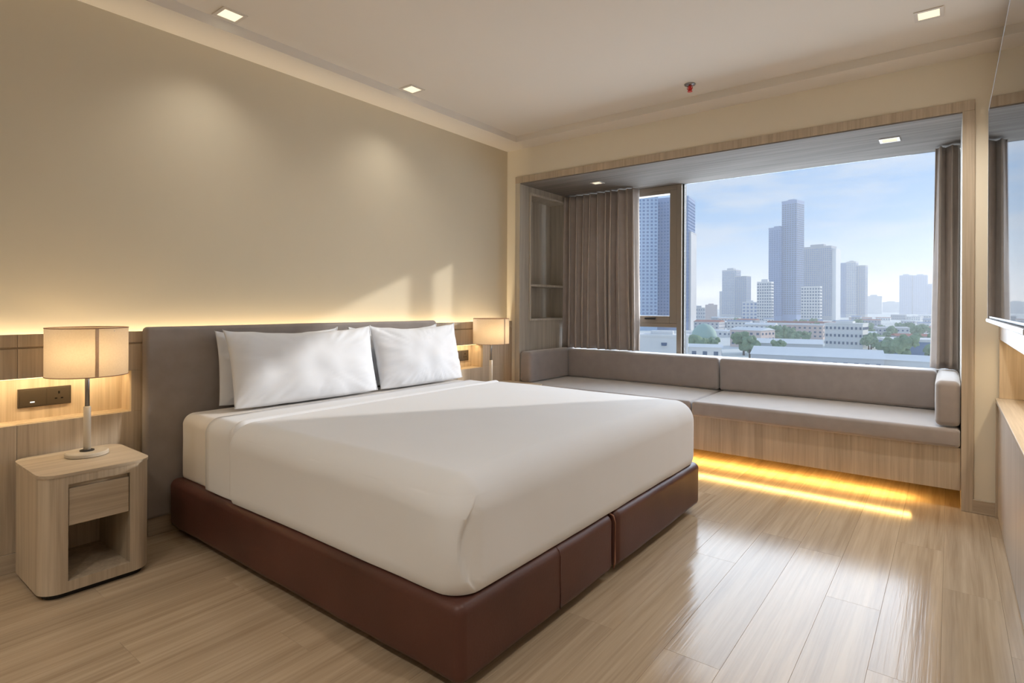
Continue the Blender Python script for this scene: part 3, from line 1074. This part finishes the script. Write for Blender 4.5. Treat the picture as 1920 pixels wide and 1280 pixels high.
# sprinkler head
sp = thing('sprinkler', 'red fire sprinkler head on the ceiling', 'sprinkler', (-1.335, 3.60, ZT))
obj('escutcheon', lathe(new_bm(), -1.335, 3.60, [(0.036, ZT - 0.0005), (0.034, ZT - 0.006), (0.014, ZT - 0.009)], 28), 'steel', sp, smooth=True)
obj('bulb', lathe(new_bm(), -1.335, 3.60, [(0.006, ZT - 0.009), (0.011, ZT - 0.018), (0.012, ZT - 0.03), (0.006, ZT - 0.042)], 18), 'red', sp, smooth=True)
bm = new_bm()
for s in (-1, 1):
    tube(bm, [(-1.335 + s * 0.012, 3.60, ZT - 0.008), (-1.335 + s * 0.018, 3.60, ZT - 0.026), (-1.335 + s * 0.005, 3.60, ZT - 0.046)], 0.0025, 6)
obj('yoke', bm, 'red', sp)
obj('deflector', lathe(new_bm(), -1.335, 3.60, [(0.016, ZT - 0.048), (0.016, ZT - 0.046)], 20), 'red', sp)

# ------------------------------------------------------------------ media wall
XU = 0.205
mc = thing('media_cabinet', 'long low cabinet with grey doors and a pale oak top along the media wall', 'cabinet', (0.42, 1.6, 0))
bx('carcass', 'oak_y', (XU + 0.02, XR - 0.002, -1.0, 3.985, 0.06, 0.622), mc)
bx('countertop', 'oak_y', (XU - 0.012, XR - 0.002, -1.0, 4.0, 0.6225, 0.640), mc, bev=0.002)
bx('end_panel', 'oak', (XU - 0.010, XR - 0.002, 3.986, 4.004, 0.0, 0.622), mc, bev=0.001)
bx('plinth', 'grey_lac', (XU + 0.03, XU + 0.045, -1.0, 3.985, 0.0, 0.06), mc)
for a, b in ((2.56, 3.984), (1.13, 2.557), (-0.30, 1.127)):
    bx('door', 'grey_lac', (XU, XU + 0.018, a, b, 0.012, 0.612), mc, bev=0.001)
mu = thing('media_unit', 'tall grey wall unit carrying the television over the lit recess', 'panel', (0.42, 1.6, 0.9))
bx('front', 'grey_lac', (XU + 0.004, XU + 0.024, -1.0, 3.985, 0.955, 2.50), mu, bev=0.001)
bx('underside', 'oak_y', (XU + 0.025, XR - 0.002, -1.0, 3.985, 0.957, 0.975), mu)
bx('edge_strip', 'oak', (XU + 0.002, XR - 0.002, 3.986, 4.004, 0.955, 2.50), mu)
bx('recess_end', 'oak_niche', (XU + 0.004, XR - 0.002, 3.990, 4.004, 0.641, 0.954), mu)
bx('recess_back', 'oak_niche', (XR - 0.022, XR - 0.002, -1.0, 3.989, 0.641, 0.954), mu)
bx('light_strip', 'led', (XU + 0.05, XU + 0.062, -0.9, 3.95, 0.952, 0.9565), mu)
lamp('recess_light', 'AREA', (XU + 0.09, 2.2, 0.948), 5, (1.0, 0.80, 0.54), rot=(0, 0, PI / 2), shape='RECTANGLE', size=3.4, size_y=0.02)

# television
TX, TY0, TY1, TZ0, TZ1 = 0.100, 1.27, 2.505, 1.075, 1.790
tv = thing('television', 'wide black television on the media wall mirroring the bright window', 'television', (TX, (TY0 + TY1) / 2, TZ0))
bx('housing', 'black', (TX + 0.004, TX + 0.045, TY0, TY1, TZ0 + 0.012, TZ1), tv, bev=0.003)
bx('screen', 'screen', (TX + 0.0005, TX + 0.0035, TY0 + 0.004, TY1 - 0.004, TZ0 + 0.020, TZ1 - 0.004), tv)
bx('bottom_bezel', 'silver', (TX - 0.004, TX + 0.03, TY0, TY1, TZ0, TZ0 + 0.0115), tv, bev=0.002)
fr_ = new_bm()
box(fr_, TX, TX + 0.0038, TY1 - 0.0038, TY1, TZ0 + 0.012, TZ1)
box(fr_, TX, TX + 0.0038, TY0, TY0 + 0.0038, TZ0 + 0.012, TZ1)
box(fr_, TX, TX + 0.0038, TY0 + 0.0038, TY1 - 0.0038, TZ1 - 0.0038, TZ1)
obj('bezel', fr_, 'silver', tv)
bx('wall_bracket', 'black', (TX + 0.046, XU + 0.0035, 1.6, 2.2, 1.25, 1.65), tv)

# wainscot glow
lamp('wainscot_light', 'AREA', (-3.128, 1.2, 0.911), 18, (1.0, 0.80, 0.53), rot=(PI, 0, PI / 2), shape='RECTANGLE', size=5.4, size_y=0.012)

# ------------------------------------------------------------------ city outside
G = -24.0
gm = mat('city_ground', lin(224, 226, 220), 0.95, 0.1, var=(0.01, 0.15))
g_ = s_tag(bx('ground', gm, (-3500, 2500, 12, 7000, G - 2, G)), 'hazy built-up ground far below the window')
hz_ = obj('haze', box(new_bm(), -3400, 2400, 14, 3000, G + 0.5, 240), 'haze')
hz_['kind'] = 'stuff'
hz_['label'] = 'pale blue haze hanging over the city'


def wallm(name, col):
    return mat(name, lin(*col), 0.7, 0.3, var=(0.06, 0.05))


CM = {
    'glassblue': mat('blue_glass_facade', lin(165, 190, 216), 0.35, 0.5, var=(0.05, 0.08)),
    'win': mat('city_window', lin(84, 102, 128), 0.3, 0.5, var=(0.3, 0.1)),
    'winl': mat('city_window_blue', lin(84, 116, 164), 0.3, 0.5, var=(0.3, 0.1)),
    'white': wallm('white_render', (232, 230, 226)),
    'grey': wallm('grey_concrete', (172, 174, 178)),
    'pale': wallm('pale_concrete', (205, 204, 204)),
    'pink': wallm('pinkish_render', (220, 200, 190)),
    'slate': wallm('slate_cladding', (142, 160, 194)),
    'red': wallm('terracotta_roof', (176, 120, 104)),
    'tin': wallm('pale_metal_roof', (226, 230, 231)),
    'blue': wallm('blue_grey_cladding', (140, 155, 182)),
    'green': mat('tree_leaves', lin(138, 156, 126), 0.9, 0.1, var=(0.5, 0.25)),
    'bark': mat('tree_bark', lin(90, 76, 62), 0.9, 0.1, var=(2, 0.2)),
    'dome': wallm('pale_green_roof', (172, 196, 184)),
}


def facade(bm, w, d, z0, z1, cols, rows, fx=0.56, fz=0.55, side=None, y=None, dep=0.35, x_off=0.0):
    """window boxes on the front (-y) face and both sides of a box w x d"""
    n2 = side or max(1, int(cols * d / w))
    ch, cw, cd = (z1 - z0) / rows, w / cols, d / n2
    for r in range(rows):
        zb = z0 + ch * (r + 0.5 - fz / 2)
        for c in range(cols):
            xa = x_off - w / 2 + cw * (c + 0.5 - fx / 2)
            box(bm, xa, xa + cw * fx, -d / 2 - dep, -d / 2 + 0.01, zb, zb + ch * fz)
        for c in range(n2):
            ya = -d / 2 + cd * (c + 0.5 - fx / 2)
            box(bm, x_off + w / 2 - 0.01, x_off + w / 2 + dep, ya, ya + cd * fx, zb, zb + ch * fz)
            box(bm, x_off - w / 2 - dep, x_off - w / 2 + 0.01, ya, ya + cd * fx, zb, zb + ch * fz)
    return bm


def local(name, bm, m, parent, kind=None):
    """part whose mesh is already in its parent's frame"""
    me = bpy.data.meshes.new(name)
    bm.normal_update()
    bm.to_mesh(me)
    bm.free()
    me.materials.append(CM[m])
    o = bpy.data.objects.new(name, me)
    C.objects.link(o)
    o.parent = parent
    if kind:
        o['kind'] = kind
    return o


def building(name, label, x, y, rot, vols, cat='building', group=None):
    """vols: (dx, dy, w, d, height, wall material, window material or None, cols, rows, cap)"""
    t = thing(name, label, cat, (x, y, G), group)
    t.rotation_euler = (0, 0, math.radians(rot))
    for dx, dy, w, d, h, wm, gm_, cols, rows, cap in vols:
        bm = box(new_bm(), -w / 2, w / 2, -d / 2, d / 2, 0, h)
        o = local('wall', bm, wm, t)
        o.location = (dx, dy, 0)
        bm = box(new_bm(), -w / 2 - 0.3, w / 2 + 0.3, -d / 2 - 0.3, d / 2 + 0.3, h, h + max(0.6, 0.012 * h))
        if cap:
            box(bm, -w * 0.25, w * 0.2, -d * 0.2, d * 0.25, h + max(0.6, 0.012 * h), h + max(0.6, 0.012 * h) + cap)
        o2 = local('roof', bm, wm, t)
        o2.location = (dx, dy, 0)
        if gm_:
            z0 = 0.06 * h
            o3 = local('window_grid', facade(new_bm(), w, d, z0, h * 0.985, cols, rows, dep=min(0.5, w * 0.02), **({'fx': 0.42, 'fz': 0.34} if h < 30 else {})), gm_, t, 'stuff')
            o3.location = (dx, dy, 0)
    return t


building('glass_tower', 'pale blue glass tower seen through the narrow awning light by the curtain', -262, 579, 30, [(0, 0, 21, 22, 147, 'glassblue', 'winl', 5, 36, 0)])
building('office_tower', 'tall gridded blue tower standing behind the window mullion', -247, 617, 8, [(0, 0, 40, 34, 144, 'slate', 'winl', 12, 38, 0), (21, 0, 3, 28, 106, 'pale', None, 1, 1, 0)])
building('domed_house', 'small pale building with a rounded roof on the horizon right of the mullion', -315, 894, 20, [(0, 0, 17, 14, 24, 'pale', 'win', 5, 4, 3)])
building('pink_block', 'small pinkish block on the horizon near the mullion', -333, 1006, 18, [(0, 0, 20, 16, 29, 'pink', None, 1, 1, 2)])
building('apartment_tower', 'stepped grey apartment tower pair left of the tallest tower', -435, 1496, -12, [(-10, 0, 38, 24, 119, 'pale', 'winl', 7, 26, 5), (24, -6, 30, 24, 102, 'grey', 'winl', 6, 22, 0), (-36, 6, 12, 16, 66, 'pale', None, 1, 1, 0)])
building('white_block', 'low white block in front of the stepped grey apartment towers', -306, 1150, 10, [(0, 0, 27, 18, 35, 'white', 'winl', 4, 5, 3)])
building('white_gridded_block', 'white gridded mid-rise just left of the tallest tower', -232, 958, 0, [(0, 0, 21, 16, 65, 'white', 'win', 6, 13, 4)])
building('skyscraper', 'tallest slate-blue skyscraper with a lower shoulder, in the middle of the view', -230, 1095, -14, [(-13, -4, 22, 26, 165, 'slate', 'winl', 5, 42, 3), (9, 4, 26, 28, 210, 'slate', 'win', 6, 52, 3)])
building('white_slab', 'white gridded slab at the foot of the tallest skyscraper on its right', -174, 1002, 0, [(0, 0, 27, 16, 58, 'white', 'win', 7, 11, 0)])
building('wide_tower', 'broad grey tower directly right of the tallest skyscraper', -211, 1289, -10, [(0, 0, 56, 30, 146, 'grey', 'winl', 14, 34, 5), (31, 2, 9, 26, 140, 'white', None, 1, 1, 0)])
building('triple_tower', 'cluster of three slim hazy towers right of the broad grey tower', -205, 1730, -8, [(-22, 0, 26, 24, 142, 'slate', 'winl', 5, 30, 0), (2, -6, 22, 24, 144, 'pale', 'winl', 5, 30, 3), (22, 6, 20, 24, 134, 'grey', 'winl', 4, 28, 0)])
building('distant_block', 'low hazy block on the horizon beyond the three slim towers', -255, 2834, 5, [(0, 0, 56, 40, 74, 'pale', None, 1, 1, 6)])
building('distant_slab', 'faintest low slab on the horizon before the twin hazy towers', -263, 3839, 4, [(0, 0, 84, 40, 58, 'pale', None, 1, 1, 5)])
building('twin_tower', 'pair of hazy towers near the right curtain', -120, 2825, -4, [(-23, 0, 42, 34, 157, 'slate', 'winl', 6, 24, 5), (24, 4, 46, 34, 156, 'slate', 'winl', 6, 24, 4), (58, 20, 26, 30, 121, 'slate', None, 1, 1, 0)])
building('long_school', 'long white low building with a terracotta roof at the foot of the tall towers', -116, 618, 4, [(0, 0, 60, 12, 9.5, 'white', 'win', 18, 2, 0), (0, 0, 60.4, 12.4, 11.0, 'red', None, 1, 1, 0)])
bpy.data.objects['long_school'].children[2].location.z += 0
building('white_hospital', 'white three-storey building with rows of dark windows among trees', -52, 414, -6, [(0, 0, 21, 14, 15.0, 'white', 'win', 9, 3, 1.2)])
building('blue_warehouse', 'blue-grey warehouse with a pale roof edge at the right of the view', -15, 352, 14, [(0, 0, 26, 20, 8.2, 'blue', None, 1, 1, 0), (0, 0, 27, 21, 9.2, 'white', None, 1, 1, 0)])
# the warehouse roof slab starts high up, not from the ground
for nm in ('blue_warehouse', 'long_school'):
    t = bpy.data.objects[nm]
    ws = [c for c in t.children if c.name.startswith('wall')]
    hi = ws[1]
    top = max(v.co.z for v in ws[0].data.vertices)
    for v in hi.data.vertices:
        if v.co.z < 0.01:
            v.co.z = top + 0.3
    hi.name = 'eaves'

# dome hall
t = thing('dome_hall', 'pale green domed hall low down right of the mullion', 'building', (-103, 300, G))
bm = new_bm()
lathe(bm, 0, 0, [(6.2, 0), (6.2, 9.0)], 28)
local('drum_wall', bm, 'pale', t)
bm = new_bm()
lathe(bm, 0, 0, [(6.5, 9.0)] + [(6.5 * math.cos(a * PI / 20), 9.0 + 7.5 * math.sin(a * PI / 20)) for a in range(1, 10)] + [(0.3, 16.6)], 28)
o = local('dome', bm, 'dome', t)
for p in o.data.polygons:
    p.use_smooth = True

# white shed close by, below the awning light
t = building('near_shed', 'white flat-roofed building with a dark awning below the awning window', -72, 172, 20, [(0, 0, 15, 12, 16.0, 'white', None, 1, 1, 1.0)])
bm = new_bm()
for k in range(9):
    a0, a1 = PI * k / 9, PI * (k + 1) / 9
    pts = [(0.8 * math.cos(a), -6.0 - 1.0 * math.sin(a)) for a in (a0, a1)]
    v = [bm.verts.new((0.5 + pts[0][0] * 1.1, -6.05, 14.2)), bm.verts.new((0.5 + pts[0][0], pts[0][1], 13.3)), bm.verts.new((0.5 + pts[1][0], pts[1][1], 13.3)), bm.verts.new((0.5 + pts[1][0] * 1.1, -6.05, 14.2))]
    bm.faces.new(v)
local('awning', bm, 'win', t)

# pale roofs in the near ground
rn = random.Random(11)


def flat_roof(name, label, x, y, rot, w, d, h, wm, rm):
    t = thing(name, label, 'building', (x, y, G))
    t.rotation_euler = (0, 0, math.radians(rot))
    local('wall', box(new_bm(), -w / 2, w / 2, -d / 2, d / 2, 0, h), wm, t)
    bm = new_bm()
    # shallow gable
    o_ = 0.5
    v = [bm.verts.new(p) for p in ((-w / 2 - o_, -d / 2 - o_, h), (w / 2 + o_, -d / 2 - o_, h), (w / 2 + o_, d / 2 + o_, h), (-w / 2 - o_, d / 2 + o_, h), (-w / 2 - o_, 0, h + d * 0.10), (w / 2 + o_, 0, h + d * 0.10))]
    for f in ((0, 1, 5, 4), (2, 3, 4, 5), (0, 4, 3), (1, 2, 5), (0, 3, 2, 1)):
        bm.faces.new([v[i] for i in f])
    local('roof', bm, rm, t)
    if h > 5:
        local('window_grid', facade(new_bm(), w, d, 0.8, h - 0.5, max(2, int(w / 3.5)), max(1, int(h / 3.5)), dep=0.12, fx=0.4, fz=0.4), 'win', t, 'stuff')
    return t


flat_roof('market_roof', 'wide pale metal roof just above the bench backs in the middle', -44, 262, 8, 46, 26, 6.0, 'pale', 'tin')
flat_roof('market_roof', 'second pale metal roof behind the wide one, seen left of the white three-storey building', -70, 330, 14, 34, 20, 6.5, 'pale', 'tin')
flat_roof('white_house', 'white near house at the very foot of the wide pane by the mullion', -70, 205, 18, 11, 9, 11.0, 'white', 'tin')
flat_roof('flat_workshop', 'pale low workshop roof in front of the blue-grey warehouse', -14, 280, -4, 24, 18, 4.5, 'white', 'tin')

g = 'small low-rise houses scattered over the city floor'
spots = []
for k in range(60):
    yy = rn.uniform(380, 1500)
    ta = rn.uniform(-0.34, 0.03)
    spots.append((ta * yy, yy))
n_h = 0
keep_out = [(-116, 618, 45), (-52, 414, 24), (-16, 354, 26), (-103, 300, 18), (-44, 262, 34), (-70, 330, 28), (-247, 617, 50), (-262, 579, 35), (-230, 1095, 60), (-174, 1002, 40), (-232, 958, 40), (-306, 1150, 45), (-315, 894, 40), (-333, 1006, 40), (-211, 1289, 70), (-435, 1496, 80)]
for x, y in spots:
    if any((x - a) ** 2 + (y - b) ** 2 < c * c for a, b, c in keep_out):
        continue
    keep_out.append((x, y, 22))
    wc, rc = rn.choice(['white', 'pale', 'pink', 'grey']), rn.choice(['tin', 'tin', 'red', 'pale', 'blue'])
    t = flat_roof('low_house', 'low pale house', x, y, rn.uniform(-20, 35), rn.uniform(12, 30), rn.uniform(10, 18), rn.uniform(5, 12), wc, rc)
    t['label'] = 'low %s house with a shallow %s roof in the hazy ground below the towers' % ({'white': 'white', 'pale': 'pale', 'pink': 'pinkish', 'grey': 'grey'}[wc], {'tin': 'silvery', 'red': 'terracotta', 'pale': 'pale', 'blue': 'blue-grey'}[rc])
    t['group'] = g

# trees


def crown_mesh(seed):
    r2 = random.Random(seed)
    bm = new_bm()
    for k in range(16):
        a, rr, zz = r2.uniform(0, 2 * PI), r2.uniform(0.0, 2.6), r2.uniform(2.6, 6.6)
        rad = r2.uniform(0.9, 1.7) * (1.0 - 0.08 * abs(zz - 4.2))
        mm = Matrix.Translation((rr * math.cos(a), rr * math.sin(a), zz))
        res = bmesh.ops.create_icosphere(bm, subdivisions=2, radius=rad, matrix=mm)
        for v in res['verts']:
            c0 = Vector((rr * math.cos(a), rr * math.sin(a), zz))
            v.co = c0 + (v.co - c0) * (1 + 0.45 * noise.noise(v.co * 1.6 + Vector((seed, 0, 0))))
    me = bpy.data.meshes.new('crown')
    bm.to_mesh(me)
    bm.free()
    me.materials.append(CM['green'])
    return me


crowns = [crown_mesh(s) for s in (1, 2, 3)]
tb = new_bm()
lathe(tb, 0, 0, [(0.35, 0), (0.25, 3.4)], 8)
tm = bpy.data.meshes.new('trunk')
tb.to_mesh(tm)
tb.free()
tm.materials.append(CM['bark'])
tree_spots = []
for cx, cy, sx_, sy_, k in ((-36, 400, 5, 10, 8), (-82, 400, 8, 12, 9), (-92, 430, 12, 25, 14), (-110, 500, 14, 30, 12), (-75, 520, 14, 20, 9), (-14, 330, 8, 8, 5), (-30, 345, 5, 10, 9), (-20, 430, 14, 30, 9), (-20, 560, 24, 60, 12), (-95, 280, 6, 15, 5), (-62, 300, 16, 8, 6), (-150, 760, 60, 60, 12), (-90, 760, 40, 60, 10), (-27, 300, 10, 6, 5)):
    for i in range(k):
        tree_spots.append((rn.gauss(cx, sx_), rn.gauss(cy, sy_)))
bl = [(-52, 414, 13), (-15, 352, 15), (-103, 300, 9), (-44, 262, 22), (-70, 330, 16), (-116, 618, 20), (-14, 280, 13)]
planted = []
for i, (x, y) in enumerate(tree_spots):
    if any((x - a) ** 2 + (y - b) ** 2 < c * c for a, b, c in bl) or y < 240 or (y < 412 and -0.146 < x / y < -0.098):
        continue
    if any((x - a) ** 2 + (y - b) ** 2 < 55 for a, b in planted) or any((x - a) ** 2 + (y - b) ** 2 < 300 for a, b, c in keep_out[16:]) or (x + 15) ** 2 + (y - 352) ** 2 < 380:
        continue
    planted.append((x, y))
    t = thing('tree', 'small rounded green tree among the low roofs of the hazy city', 'tree', (x, y, G), 'green trees between the low roofs')
    s = rn.uniform(0.9, 1.7)
    t.scale = (s, s, s * rn.uniform(0.85, 1.15))
    t.rotation_euler = (0, 0, rn.uniform(0, 6))
    for nm, me in (('crown', crowns[i % 3]), ('trunk', tm)):
        o = bpy.data.objects.new(nm, me)
        C.objects.link(o)
        o.parent = t
